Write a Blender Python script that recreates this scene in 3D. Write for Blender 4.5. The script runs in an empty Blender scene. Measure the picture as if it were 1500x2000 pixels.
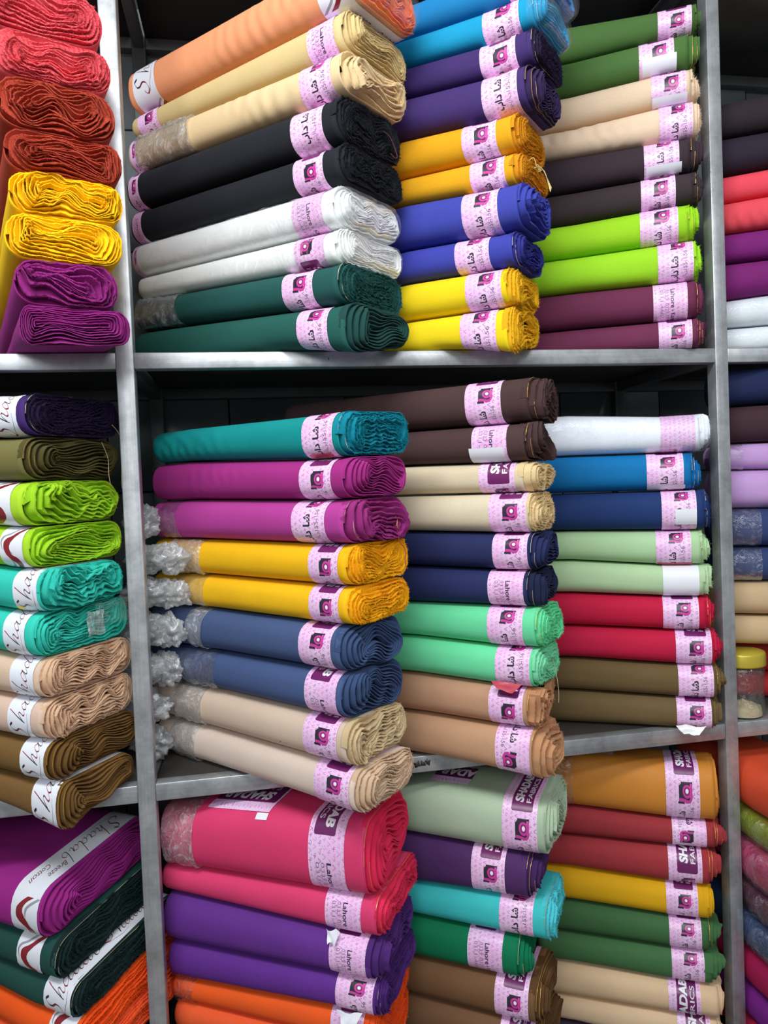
import bpy, math, random
import numpy as np
from mathutils import Matrix

S = bpy.context.scene
COL = S.collection
rng = np.random.default_rng(7)
random.seed(7)

# ------------------------------------------------------------------ camera
CZ = 1.5                                   # eye height
F_PX = 1444.0
YAW, PITCH, ROLL = map(math.radians, (10.007, -1.675, -2.342))
FW = np.array([math.sin(YAW)*math.cos(PITCH), math.cos(YAW)*math.cos(PITCH), math.sin(PITCH)])
r0 = np.array([math.cos(YAW), -math.sin(YAW), 0.0]); u0 = np.cross(r0, FW)
RT = math.cos(ROLL)*r0 + math.sin(ROLL)*u0
UP = -math.sin(ROLL)*r0 + math.cos(ROLL)*u0
EYE = np.array([0, 0, CZ])
cd = bpy.data.cameras.new('camera'); cam = bpy.data.objects.new('camera', cd); COL.objects.link(cam)
cd.sensor_fit = 'VERTICAL'; cd.sensor_height = 24.0; cd.lens = 24.0*F_PX/2000.0; cd.clip_start = 0.02
cam.matrix_world = Matrix(((RT[0], UP[0], -FW[0], EYE[0]), (RT[1], UP[1], -FW[1], EYE[1]), (RT[2], UP[2], -FW[2], EYE[2]), (0, 0, 0, 1)))
S.camera = cam

# ------------------------------------------------------------------ light
S.view_settings.view_transform = 'Standard'; S.view_settings.look = 'None'
S.view_settings.gamma = 1.0; S.view_settings.use_curve_mapping = False
S.view_settings.exposure = 0.0
w = bpy.data.worlds.new('world'); S.world = w; w.use_nodes = True
w.node_tree.nodes['Background'].inputs[0].default_value = (0.86, 0.93, 1.0, 1)
w.node_tree.nodes['Background'].inputs[1].default_value = 0.30

def area(name, loc, target, sx, sy, power, color=(0.95, 0.98, 1.0)):
    l = bpy.data.lights.new(name, 'AREA'); l.shape = 'RECTANGLE'; l.size = sx; l.size_y = sy
    l.energy = power; l.color = color
    o = bpy.data.objects.new(name, l); COL.objects.link(o); o.location = loc
    d = np.array(target, float) - np.array(loc, float)
    from mathutils import Vector
    o.rotation_euler = Vector(d).to_track_quat('-Z', 'Y').to_euler()
    return o
area('ceiling_tube_light', (-0.45, 0.15, 2.95), (0.0, 1.5, 1.5), 1.3, 0.25, 38)
area('ceiling_tube_light', (0.9, -0.9, 2.95), (0.6, 1.5, 1.2), 1.3, 0.25, 22)
area('ceiling_tube_light', (-0.6, -1.6, 2.4), (0.3, 1.5, 0.9), 1.4, 0.8, 26)

# ------------------------------------------------------------------ helpers
def ray(px, py):
    d = FW*F_PX + RT*(px-750) - UP*(py-1000)
    return d/np.linalg.norm(d)

def lin(c):
    c = np.array(c, float)/255.0
    return np.where(c <= 0.04045, c/12.92, ((c+0.055)/1.055)**2.4)

def link(name, me, mat=None, parent=None, smooth=True):
    o = bpy.data.objects.new(name, me); COL.objects.link(o)
    if mat is not None: me.materials.append(mat)
    if smooth: me.shade_smooth()
    if parent is not None: o.parent = parent
    return o

def grid_faces(nu, nv, wrap_v=False):
    i = np.arange(nu-1)[:, None]; j = np.arange(nv if wrap_v else nv-1)[None, :]
    j2 = (j+1) % nv
    return np.stack(np.broadcast_arrays(i*nv+j, i*nv+j2, (i+1)*nv+j2, (i+1)*nv+j), -1).reshape(-1, 4)

def mesh(name, v, f, mat=None, parent=None, smooth=True, uv=None, flip=False):
    me = bpy.data.meshes.new(name)
    v = np.asarray(v, np.float32).reshape(-1, 3); f = np.asarray(f, np.int32)
    if flip: f = f[:, ::-1]
    n = f.shape[1]
    me.vertices.add(len(v)); me.vertices.foreach_set('co', v.ravel())
    me.loops.add(f.size); me.loops.foreach_set('vertex_index', f.ravel())
    me.polygons.add(len(f)); me.polygons.foreach_set('loop_start', np.arange(len(f), dtype=np.int32)*n)
    me.update(calc_edges=True)
    if uv is not None:
        l = me.uv_layers.new(name='UVMap'); l.data.foreach_set('uv', np.asarray(uv, np.float32)[f.ravel()].ravel())
    me.validate()
    return link(name, me, mat, parent, smooth)

def box_vf(x0, x1, y0, y1, z0, z1):
    v = [(x, y, z) for z in (z0, z1) for y in (y0, y1) for x in (x0, x1)]
    f = [(0, 2, 3, 1), (4, 5, 7, 6), (0, 1, 5, 4), (2, 6, 7, 3), (1, 3, 7, 5), (0, 4, 6, 2)]
    return v, f

def box(name, x0, x1, y0, y1, z0, z1, mat, parent=None, bev=0.0):
    v, f = box_vf(x0, x1, y0, y1, z0, z1)
    o = mesh(name, v, f, mat, parent, smooth=False)
    if bev:
        m = o.modifiers.new('bevel', 'BEVEL'); m.width = bev; m.segments = 2
    return o

def tag(o, label=None, cat=None, group=None, kind=None):
    if label: o['label'] = label
    if cat: o['category'] = cat
    if group: o['group'] = group
    if kind: o['kind'] = kind
    return o

class Wob:
    """smooth pseudo noise of two variables, about -1..1"""
    def __init__(s, seed, n=6, rough=0.6):
        r = np.random.default_rng(seed)
        s.k = r.normal(size=(n, 2))*np.linspace(0.7, 2.4, n)[:, None]; s.p = r.uniform(0, 6.28, n)
        s.a = rough**np.arange(n); s.a /= s.a.sum()*0.6
    def __call__(s, x, y):
        x, y = np.broadcast_arrays(x, y); o = np.zeros(x.shape)
        for (kx, ky), p, a in zip(s.k, s.p, s.a): o += a*np.sin(kx*x+ky*y+p)
        return o

# ------------------------------------------------------------------ materials
def new_mat(name):
    m = bpy.data.materials.new(name); m.use_nodes = True
    return m, m.node_tree, m.node_tree.nodes['Principled BSDF']

FAB = {}
def fabric(rgb, rough=0.82, sheen=0.25):
    key = (tuple(rgb), rough)
    if key in FAB: return FAB[key]
    m, t, b = new_mat('cloth'); N = t.nodes; L = t.links
    c = lin(rgb)
    tc = N.new('ShaderNodeTexCoord')
    n1 = N.new('ShaderNodeTexNoise'); n1.inputs['Scale'].default_value = 9; n1.inputs['Detail'].default_value = 3
    n2 = N.new('ShaderNodeTexNoise'); n2.inputs['Scale'].default_value = 900; n2.inputs['Detail'].default_value = 2
    mp = N.new('ShaderNodeMapping'); mp.inputs['Scale'].default_value = (0.25, 0.25, 2.2)
    L.new(tc.outputs['Object'], n1.inputs[0]); L.new(tc.outputs['Object'], mp.inputs[0]); L.new(mp.outputs[0], n2.inputs[0])
    mx = N.new('ShaderNodeMath'); mx.operation = 'MULTIPLY_ADD'; mx.inputs[1].default_value = 0.28; mx.inputs[2].default_value = 0.86
    L.new(n2.outputs[0], mx.inputs[0])
    m2 = N.new('ShaderNodeMath'); m2.operation = 'MULTIPLY_ADD'; m2.inputs[1].default_value = 0.22; m2.inputs[2].default_value = 0.89
    L.new(n1.outputs[0], m2.inputs[0])
    m3 = N.new('ShaderNodeMath'); m3.operation = 'MULTIPLY'; L.new(mx.outputs[0], m3.inputs[0]); L.new(m2.outputs[0], m3.inputs[1])
    vm = N.new('ShaderNodeVectorMath'); vm.operation = 'SCALE'; vm.inputs[0].default_value = tuple(c)
    L.new(m3.outputs[0], vm.inputs['Scale']); L.new(vm.outputs[0], b.inputs['Base Color'])
    b.inputs['Roughness'].default_value = rough; b.inputs['Sheen Weight'].default_value = sheen
    b.inputs['Sheen Tint'].default_value = (*np.clip(c*1.1+0.02, 0, 1), 1); b.inputs['Specular IOR Level'].default_value = 0.3
    bp = N.new('ShaderNodeBump'); bp.inputs['Strength'].default_value = 0.25; bp.inputs['Distance'].default_value = 0.0006
    L.new(n2.outputs[0], bp.inputs['Height']); L.new(bp.outputs[0], b.inputs['Normal'])
    FAB[key] = m
    return m

def plain(name, rgb, rough=0.6, metal=0.0, noise=0.0, scale=30):
    m, t, b = new_mat(name)
    b.inputs['Base Color'].default_value = (*lin(rgb), 1); b.inputs['Roughness'].default_value = rough; b.inputs['Metallic'].default_value = metal
    if noise:
        N = t.nodes; L = t.links; n = N.new('ShaderNodeTexNoise'); n.inputs['Scale'].default_value = scale; n.inputs['Detail'].default_value = 4
        tc = N.new('ShaderNodeTexCoord'); L.new(tc.outputs['Object'], n.inputs[0])
        mr = N.new('ShaderNodeMath'); mr.operation = 'MULTIPLY_ADD'; mr.inputs[1].default_value = noise; mr.inputs[2].default_value = 1-noise/2
        vm = N.new('ShaderNodeVectorMath'); vm.operation = 'SCALE'; vm.inputs[0].default_value = tuple(lin(rgb))
        L.new(n.outputs[0], mr.inputs[0]); L.new(mr.outputs[0], vm.inputs['Scale']); L.new(vm.outputs[0], b.inputs['Base Color'])
    return m

def metal_mat(name, axis):
    m, t, b = new_mat(name); N = t.nodes; L = t.links
    tc = N.new('ShaderNodeTexCoord'); mp = N.new('ShaderNodeMapping')
    sc = [260, 260, 260]; sc[axis] = 5
    mp.inputs['Scale'].default_value = sc
    n = N.new('ShaderNodeTexNoise'); n.inputs['Scale'].default_value = 1; n.inputs['Detail'].default_value = 3
    n2 = N.new('ShaderNodeTexNoise'); n2.inputs['Scale'].default_value = 14; n2.inputs['Detail'].default_value = 6; n2.inputs['Roughness'].default_value = 0.7
    n3 = N.new('ShaderNodeTexNoise'); n3.inputs['Scale'].default_value = 110; n3.inputs['Detail'].default_value = 2
    L.new(tc.outputs['Object'], mp.inputs[0]); L.new(mp.outputs[0], n.inputs[0]); L.new(tc.outputs['Object'], n2.inputs[0]); L.new(tc.outputs['Object'], n3.inputs[0])
    cr = N.new('ShaderNodeValToRGB'); cr.color_ramp.elements[0].position = 0.32; cr.color_ramp.elements[0].color = (0.36, 0.375, 0.39, 1)
    cr.color_ramp.elements[1].position = 0.62; cr.color_ramp.elements[1].color = (0.62, 0.645, 0.66, 1)
    L.new(n2.outputs[0], cr.inputs[0])
    sp = N.new('ShaderNodeValToRGB'); sp.color_ramp.elements[0].position = 0.20; sp.color_ramp.elements[0].color = (0.3, 0.28, 0.26, 1)
    sp.color_ramp.elements[1].position = 0.25; sp.color_ramp.elements[1].color = (1, 1, 1, 1); L.new(n3.outputs[0], sp.inputs[0])
    mul = N.new('ShaderNodeMix'); mul.data_type = 'RGBA'; mul.blend_type = 'MULTIPLY'; mul.inputs[0].default_value = 1
    L.new(cr.outputs[0], mul.inputs[6]); L.new(sp.outputs[0], mul.inputs[7])
    mul2 = N.new('ShaderNodeMix'); mul2.data_type = 'RGBA'; mul2.blend_type = 'MULTIPLY'; mul2.inputs[0].default_value = 0.35
    L.new(mul.outputs[2], mul2.inputs[6]); L.new(n.outputs[0], mul2.inputs[7])
    L.new(mul2.outputs[2], b.inputs['Base Color'])
    b.inputs['Metallic'].default_value = 0.6; b.inputs['Roughness'].default_value = 0.42
    bp = N.new('ShaderNodeBump'); bp.inputs['Strength'].default_value = 0.12; bp.inputs['Distance'].default_value = 0.001
    L.new(n.outputs[0], bp.inputs['Height']); L.new(bp.outputs[0], b.inputs['Normal'])
    return m

def plastic_mat(name, haze=0.10, gloss=0.10, scale=38, fres=0.38):
    m, t, b = new_mat(name); N = t.nodes; L = t.links
    N.remove(b); out = N['Material Output']
    tc = N.new('ShaderNodeTexCoord')
    vo = N.new('ShaderNodeTexNoise'); vo.inputs['Scale'].default_value = scale; vo.inputs['Detail'].default_value = 3; vo.inputs['Distortion'].default_value = 2.5
    L.new(tc.outputs['Object'], vo.inputs[0])
    bp = N.new('ShaderNodeBump'); bp.inputs['Strength'].default_value = 0.8; bp.inputs['Distance'].default_value = 0.005
    L.new(vo.outputs[0], bp.inputs['Height'])
    tr = N.new('ShaderNodeBsdfTransparent'); tr.inputs[0].default_value = (0.98, 0.985, 0.99, 1)
    gl = N.new('ShaderNodeBsdfGlossy'); gl.inputs['Roughness'].default_value = 0.16; L.new(bp.outputs[0], gl.inputs['Normal'])
    df = N.new('ShaderNodeBsdfDiffuse'); df.inputs[0].default_value = (0.9, 0.92, 0.94, 1)
    ts = N.new('ShaderNodeBsdfTranslucent'); ts.inputs[0].default_value = (0.9, 0.92, 0.94, 1)
    ad = N.new('ShaderNodeMixShader'); ad.inputs[0].default_value = 0.4; L.new(df.outputs[0], ad.inputs[1]); L.new(ts.outputs[0], ad.inputs[2])
    cr = N.new('ShaderNodeMapRange'); cr.inputs['From Min'].default_value = 0.52; cr.inputs['From Max'].default_value = 0.72
    cr.inputs['To Min'].default_value = haze*0.7; cr.inputs['To Max'].default_value = haze*2.2; L.new(vo.outputs[0], cr.inputs[0])
    m1 = N.new('ShaderNodeMixShader'); L.new(cr.outputs[0], m1.inputs[0]); L.new(tr.outputs[0], m1.inputs[1]); L.new(ad.outputs[0], m1.inputs[2])
    fr = N.new('ShaderNodeFresnel'); fr.inputs[0].default_value = 1.5; L.new(bp.outputs[0], fr.inputs['Normal'])
    fm = N.new('ShaderNodeMath'); fm.operation = 'MULTIPLY_ADD'; fm.inputs[1].default_value = fres; fm.inputs[2].default_value = gloss; fm.use_clamp = True
    L.new(fr.outputs[0], fm.inputs[0])
    m2 = N.new('ShaderNodeMixShader'); L.new(fm.outputs[0], m2.inputs[0]); L.new(m1.outputs[0], m2.inputs[1]); L.new(gl.outputs[0], m2.inputs[2])
    L.new(m2.outputs[0], out.inputs[0])
    return m

M_POST = metal_mat('brushed_steel_upright', 2)
M_RAIL = metal_mat('brushed_steel_rail', 0)
M_INNER = plain('dull_inner_steel', (96, 98, 98), 0.55, 0.5, 0.4, 25)
M_PANEL = plain('dark_steel_panel', (74, 70, 66), 0.45, 0.5, 0.3, 12)
M_PLAST = plastic_mat('clear_plastic', 0.08, 0.035)
M_MILK = plastic_mat('milky_plastic', 0.42, 0.05)
M_BAG = plastic_mat('thin_plastic_bag', 0.10, 0.01, 16, 0.12)
M_WRAP = plastic_mat('thin_clear_wrap', 0.05, 0.0, 14, 0.12)
M_TAIL = plastic_mat('gathered_plastic', 0.55, 0.03, 30)
M_GOLD = plain('gold_selvedge', (228, 176, 70), 0.35, 0.3)
M_PALE = plain('pale_selvedge', (206, 190, 150), 0.5)
M_WHITE = plain('white_paper', (232, 234, 240), 0.45)
M_RED = plain('red_paper', (196, 70, 88), 0.4)
M_YEL = plain('yellow_tape', (238, 226, 40), 0.5)
M_STRAW = plain('straw_thread', (226, 205, 130), 0.7)

# ------------------------------------------------------------------ printed paper strips (drawn here, pixel by pixel)
PPM = 4000.0                               # pixels per metre of paper: 0.25 mm
class Strip:
    def __init__(s, length, width, bg):
        s.W = int(length*PPM); s.H = int(width*PPM); s.L = length; s.Wd = width
        s.a = np.empty((s.H, s.W, 3)); s.a[:] = np.array(bg)/255.0
    def blend(s, x0, y0, cov, col):
        h, w_ = cov.shape; X0, Y0 = max(0, x0), max(0, y0); X1, Y1 = min(s.W, x0+w_), min(s.H, y0+h)
        if X1 <= X0 or Y1 <= Y0: return
        c = cov[Y0-y0:Y1-y0, X0-x0:X1-x0, None]
        s.a[Y0:Y1, X0:X1] = s.a[Y0:Y1, X0:X1]*(1-c)+np.array(col)/255.0*c
    def brush(s, pts, r, col, closed=False):
        """round brush along a polyline, metres; r scalar or per point"""
        p = np.array(pts, float)*PPM; r = np.broadcast_to(np.array(r, float)*PPM, (len(p),))
        lo = np.floor(p.min(0)-r.max()-2).astype(int); hi = np.ceil(p.max(0)+r.max()+2).astype(int)
        yy, xx = np.mgrid[lo[1]:hi[1], lo[0]:hi[0]]; cov = np.zeros(xx.shape)
        for i in range(len(p)-1):
            a, b = p[i], p[i+1]; d = b-a; q = np.clip(((xx-a[0])*d[0]+(yy-a[1])*d[1])/max(d@d, 1e-9), 0, 1)
            dist = np.hypot(xx-a[0]-q*d[0], yy-a[1]-q*d[1])
            cov = np.maximum(cov, np.clip(r[i]*(1-q)+r[i+1]*q-dist+0.5, 0, 1))
        s.blend(lo[0], lo[1], cov, col)
    def poly(s, pts, col):
        p = np.array(pts, float)*PPM; lo = np.floor(p.min(0)-1).astype(int); hi = np.ceil(p.max(0)+1).astype(int)
        yy, xx = np.mgrid[lo[1]:hi[1], lo[0]:hi[0]]; ins = np.zeros(xx.shape, bool)
        for i in range(len(p)):
            a, b = p[i], p[(i+1) % len(p)]
            c = ((a[1] > yy) != (b[1] > yy)) & (xx < (b[0]-a[0])*(yy-a[1])/((b[1]-a[1]) or 1e-9)+a[0]); ins ^= c
        s.blend(lo[0], lo[1], ins.astype(float), col)
    def rrect(s, x0, y0, x1, y1, r, col):
        X0, Y0, X1, Y1, R = [int(round(q*PPM)) for q in (x0, y0, x1, y1, r)]
        yy, xx = np.mgrid[Y0:Y1, X0:X1]
        dx = np.maximum(np.maximum(X0+R-xx, xx-(X1-R)), 0); dy = np.maximum(np.maximum(Y0+R-yy, yy-(Y1-R)), 0)
        s.blend(X0, Y0, np.clip(R-np.hypot(dx, dy)+0.5, 0, 1), col)
    def text(s, txt, x, y, h, col, length=None, bold=0.0, shear=0.0, center=False):
        """filled glyph outlines scan-converted from Blender's own font"""
        c = bpy.data.curves.new('t', 'FONT'); c.body = txt; c.size = 1.0; c.resolution_u = 4; c.shear = shear; c.offset = bold
        o = bpy.data.objects.new('t', c); COL.objects.link(o)
        dg = bpy.context.evaluated_depsgraph_get(); me = o.evaluated_get(dg).to_mesh(); me.calc_loop_triangles()
        v = np.array([q.co[:2] for q in me.vertices]).reshape(-1, 2); tri = np.array([q.vertices[:] for q in me.loop_triangles]).reshape(-1, 3)
        o.to_mesh_clear() if hasattr(o, 'to_mesh_clear') else None
        bpy.data.objects.remove(o); bpy.data.curves.remove(c)
        if not len(tri): return
        v = v-v.min(0); e = v.max(0); sy = h/(e[1] if not center else e[1]); sx = (length/e[0]) if length else sy
        v = v*np.array([sx, sy])+np.array([x, y]); p = v*PPM
        SS = 2; lo = np.floor(p.min(0)).astype(int)-1; hi = np.ceil(p.max(0)).astype(int)+2
        W_, H_ = (hi-lo)*SS; cov = np.zeros((H_, W_), bool); P = (p-lo)*SS
        for a, b, d in tri:
            A, B, C = P[a], P[b], P[d]
            l = np.floor(np.minimum(np.minimum(A, B), C)).astype(int); r = np.ceil(np.maximum(np.maximum(A, B), C)).astype(int)+1
            yy, xx = np.mgrid[l[1]:r[1], l[0]:r[0]]; xx = xx+0.5; yy = yy+0.5
            def e_(u, w_): return (w_[0]-u[0])*(yy-u[1])-(w_[1]-u[1])*(xx-u[0])
            e1, e2, e3 = e_(A, B), e_(B, C), e_(C, A)
            m = ((e1 >= -.01) & (e2 >= -.01) & (e3 >= -.01)) | ((e1 <= .01) & (e2 <= .01) & (e3 <= .01))
            l = np.maximum(l, 0); sub = cov[l[1]:r[1], l[0]:r[0]]; sub |= m[:sub.shape[0], :sub.shape[1]]
        cv = cov.reshape(H_//SS, SS, W_//SS, SS).mean((1, 3)); s.blend(lo[0], lo[1], cv, col)
    def image(s, name):
        im = bpy.data.images.new(name, s.W, s.H); px = np.ones((s.H, s.W, 4), np.float32); px[..., :3] = s.a
        im.pixels.foreach_set(px.ravel()); im.update(); im.pack(); return im

def spline(pts, n=10):
    p = np.array(pts, float); p = np.vstack([2*p[0]-p[1], p, 2*p[-1]-p[-2]]); o = []
    for i in range(1, len(p)-2):
        for t in np.linspace(0, 1, n, endpoint=False):
            a, b, c, d = p[i-1:i+3]; o.append(0.5*((2*b)+(-a+c)*t+(2*a-5*b+4*c-d)*t*t+(-a+3*b-3*c+d)*t**3))
    o.append(p[-2]); return np.array(o)

BANDW = 0.064
def pink_strip():
    s = Strip(0.5, BANDW, (240, 205, 238)); r = random.Random(3)
    k1 = Wob(5); yy, xx = np.mgrid[0:s.H, 0:s.W]; k = np.clip(k1(xx/60., yy/60.)*0.5+0.35, 0, 1)[..., None]*0.45
    s.a = s.a*(1-k)+np.array((232, 168, 222))/255*k
    st = 0.0085; nx = int(0.5/st)
    for i in range(nx+1):
        for j in range(8):
            x = (i+(j % 2)*.5)*st; y = (j+.4)*st; c = r.choice([(216, 116, 192), (224, 140, 206), (196, 104, 184), (206, 150, 210)])
            q = r.random(); z = 0.0024
            if (i+j) % 3 == 0: s.brush([(x-z, y-z), (x, y+z), (x+z, y-z)], 0.00045, c)
            elif (i+j) % 3 == 1:
                s.brush([(x-z, y), (x+z, y)], 0.0004, c); s.brush([(x, y-z), (x, y+z)], 0.0004, c); s.brush([(x-z*.8, y+z*.8), (x-z*.8, y+z*.8)], 0.0007, c)
            else:
                s.brush(spline([(x-z, y), (x-z*.3, y+z), (x+z, y+z*.4), (x+z*.2, y-z*.6)], 4), 0.0004, c)
            s.brush([(x+r.uniform(-.004, .004), y+r.uniform(-.004, .004))]*2, r.uniform(.0004, .0009), c)
    # plate with the firm's name
    x0, x1 = 0.127, 0.262
    s.rrect(x0, 0.0085, x1, 0.0475, 0.004, (110, 32, 96))
    s.text('SHADAB', x0+0.017, 0.0265, 0.0165, (240, 240, 244), length=0.107, bold=0.045, shear=0.12)
    s.text('FABRICS', x0+0.017, 0.0125, 0.0092, (236, 228, 238), length=0.094, bold=0.012)
    # emblem: dark block, ringed letter, tail.  (reading frame: picture right = -y, picture up = +x)
    def lg(a, b): return (0.088+0.026*b, 0.0425-0.027*a)
    BK = (48, 42, 54); MG = (206, 62, 158)
    s.poly([lg(.12, .12), lg(.12, .82), lg(.3, 1.0), lg(.9, 1.0), lg(.9, .05), lg(.62, .02), lg(.55, .15)], BK)
    s.poly([lg(.05, 0), lg(.05, .12), lg(.5, .12), lg(.5, 0)], BK)
    s.brush(spline([lg(1.0, 1.02), lg(.98, .6), lg(.98, .28), lg(.8, .12), lg(.45, .18), lg(.2, .2)], 8), 0.0019, MG)
    s.brush([lg(.3, 1.02), lg(1.02, 1.02)], 0.0012, BK)
    s.brush(spline([lg(.68+.25*math.cos(a), .58+.25*math.sin(a)) for a in np.linspace(0, 6.3, 13)], 3), 0.0017, MG)
    s.brush([lg(.68, .58)]*2, 0.0036, (226, 120, 190)); s.brush([lg(.68, .58)]*2, 0.0026, (250, 246, 252))
    # Urdu name, letters in their joined forms, left to right on the strip
    s.text('\uFE8F\uFE8D\uFEA9 \uFE8E\uFEB7', 0.018, 0.024, 0.017, (40, 38, 46), length=0.056, bold=0.03)
    s.text('\uFE94\uFE8E\uFE9F \u062f\u0648\u0643\u0627\u0646', -0.010, 0.0115, 0.0085, (120, 100, 126), length=0.056)
    s.text('155-156', 0.049, 0.0122, 0.0066, (96, 84, 104), length=0.034)
    # addresses
    s.text('Lahore - Karachi', 0.290, 0.0325, 0.0085, (44, 42, 60), length=0.088, bold=0.02)
    s.text('0333 0321-7937770', 0.290, 0.0225, 0.0060, (128, 112, 140), length=0.092)
    s.text('0311-4445730', 0.290, 0.0130, 0.0060, (128, 112, 140), length=0.076)
    s.a[:int(.0006*PPM)] = .93; s.a[-int(.0006*PPM):] = .93
    return s.image('pink paper print')

def script_strip():
    s = Strip(0.5, BANDW, (232, 235, 243)); RD = (150, 38, 48); DK = (58, 44, 52)
    # swoosh S
    def w_(pts, r, c): s.brush(spline(pts, 10), r, c)
    def sw(dx, dy, rs, c):
        p = spline([(-.012+dx, .060+dy), (.008+dx, .030+dy), (.026+dx, .020+dy), (.040+dx, .036+dy), (.056+dx, .044+dy), (.072+dx, .026+dy), (.100+dx, -.004+dy)], 12)
        t = np.linspace(0, 1, len(p)); s.brush(p, .0015+rs*np.sin(t*math.pi)**.6*(1-.45*np.sin(t*math.pi*3)**2), c)
    sw(.006, .008, .0075, (152, 154, 164)); sw(.003, .004, .0078, (236, 238, 244)); sw(0, 0, .0072, (136, 34, 42))
    # calligraphic name
    def pen(pts, x, sc, c0=DK, c1=RD, wd=0.00135):
        p = spline(pts, 8)*sc; p[:, 0] += x + p[:, 1]*0.35; p[:, 1] += 0.016
        d = np.gradient(p, axis=0); ang = np.arctan2(d[:, 1], d[:, 0]); r = wd*(0.22+0.78*np.abs(np.sin(ang-0.6))**1.5)
        n = len(p)//3
        for i in range(3):
            a, b = i*n, len(p) if i == 2 else (i+1)*n+1
            t = i/2.; s.brush(p[a:b], r[a:b], tuple(np.array(c0)*(1-t)+np.array(c1)*t))
    def name_at(X):
        Z = 0.019
        pen([(.95, 1.9), (.65, 2.15), (.35, 1.85), (.45, 1.4), (.85, .95), (.85, .4), (.4, .1), (-.1, .35), (-.05, .7), (.1, .75)], X, Z, DK, RD, .0018)
        pen([(.15, .0), (.9, -.15), (1.8, -.4), (2.6, -.3)], X, Z, DK, DK, .0006)
        pen([(1.5, 2.2), (1.4, 1.2), (1.35, .0)], X+.008, Z, RD, DK, .0015); pen([(1.35, .1), (1.6, .8), (1.85, .8), (1.8, .2), (2.0, .05), (2.25, .3)], X+.008, Z, DK, RD)
        def a_(x): 
            pen([(.75, .75), (.35, .85), (.1, .4), (.25, .05), (.55, .25), (.8, .8), (.72, .2), (.9, .05), (1.15, .35)], x, Z, RD, DK)
        a_(X+.050); 
        pen([(.75, .75), (.35, .85), (.1, .4), (.25, .05), (.55, .25), (.8, .8)], X+.072, Z, DK, RD); pen([(.95, 2.1), (.8, .9), (.75, .2), (.95, .05), (1.2, .35)], X+.072, Z, RD, DK)
        a_(X+.094)
        pen([(.4, 2.1), (.2, 1.0), (.2, .1), (.55, .0), (.8, .4), (.55, .8), (.25, .5)], X+.118, Z, DK, RD)
    for X in (.125, .275): name_at(X)
    s.text('Breeze', .415, .036, .014, (110, 60, 70), length=.045, shear=.7); s.text('Cotton', .435, .014, .013, (110, 60, 70), length=.045, shear=.7)
    return s.image('white script paper print')

def paper_mat(name, im):
    m, t, b = new_mat(name); N = t.nodes; L = t.links
    ti = N.new('ShaderNodeTexImage'); ti.image = im; ti.extension = 'REPEAT'; uv = N.new('ShaderNodeUVMap'); uv.uv_map = 'UVMap'
    L.new(uv.outputs[0], ti.inputs[0]); L.new(ti.outputs[0], b.inputs['Base Color'])
    b.inputs['Roughness'].default_value = 0.33; b.inputs['Specular IOR Level'].default_value = 0.6
    n = N.new('ShaderNodeTexNoise'); n.inputs['Scale'].default_value = 60; tc = N.new('ShaderNodeTexCoord'); L.new(tc.outputs['Object'], n.inputs[0])
    bp = N.new('ShaderNodeBump'); bp.inputs['Strength'].default_value = 0.15; bp.inputs['Distance'].default_value = 0.002
    L.new(n.outputs[0], bp.inputs['Height']); L.new(bp.outputs[0], b.inputs['Normal'])
    return m
M_PINK = paper_mat('pink_printed_paper', pink_strip())
M_SCRIPT = paper_mat('white_printed_paper', script_strip())

# ------------------------------------------------------------------ the place
D = 1.45                                   # front face of the rack
YW = 1.94                                  # tiled wall
ZS1, ZS1B = CZ+0.277, CZ+0.2464
ZS2, ZS2B = CZ-0.541, CZ-0.5747
ZS3 = CZ-1.335; ZS3L = CZ-1.18; ZS0 = CZ+1.13
XL0, XL1, XR0, XR1 = -0.2402, -0.2076, 0.9944, 1.0246

M_FLOOR = plain('floor_tile', (150, 146, 140), 0.4, 0, .15, 6)
M_GROUT = plain('wall_grout', (40, 44, 46), 0.9)
M_TILE = plain('grey_wall_tile', (104, 112, 114), 0.3, 0, 0.2, 5)
tag(box('floor', -3, 3.6, -3, YW+0.05, -0.05, 0, M_FLOOR), kind='structure')
wall = tag(box('wall_back', -3, 3.6, YW+0.006, YW+0.1, 0, 3.1, M_GROUT), kind='structure')
tv, tf = box_vf(-0.1475, 0.1475, -0.004, 0.004, -0.147, 0.147)
tile_me = None
for i in range(-5, 9):
    for j in range(1, 9):
        if tile_me is None:
            o = mesh('tile', tv, tf, M_TILE, wall, smooth=False); tile_me = o.data
        else:
            o = bpy.data.objects.new('tile', tile_me); COL.objects.link(o); o.parent = wall
        o.location = (0.10+0.3*i, YW+0.004, 0.02+0.3*j+0.15)

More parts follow.
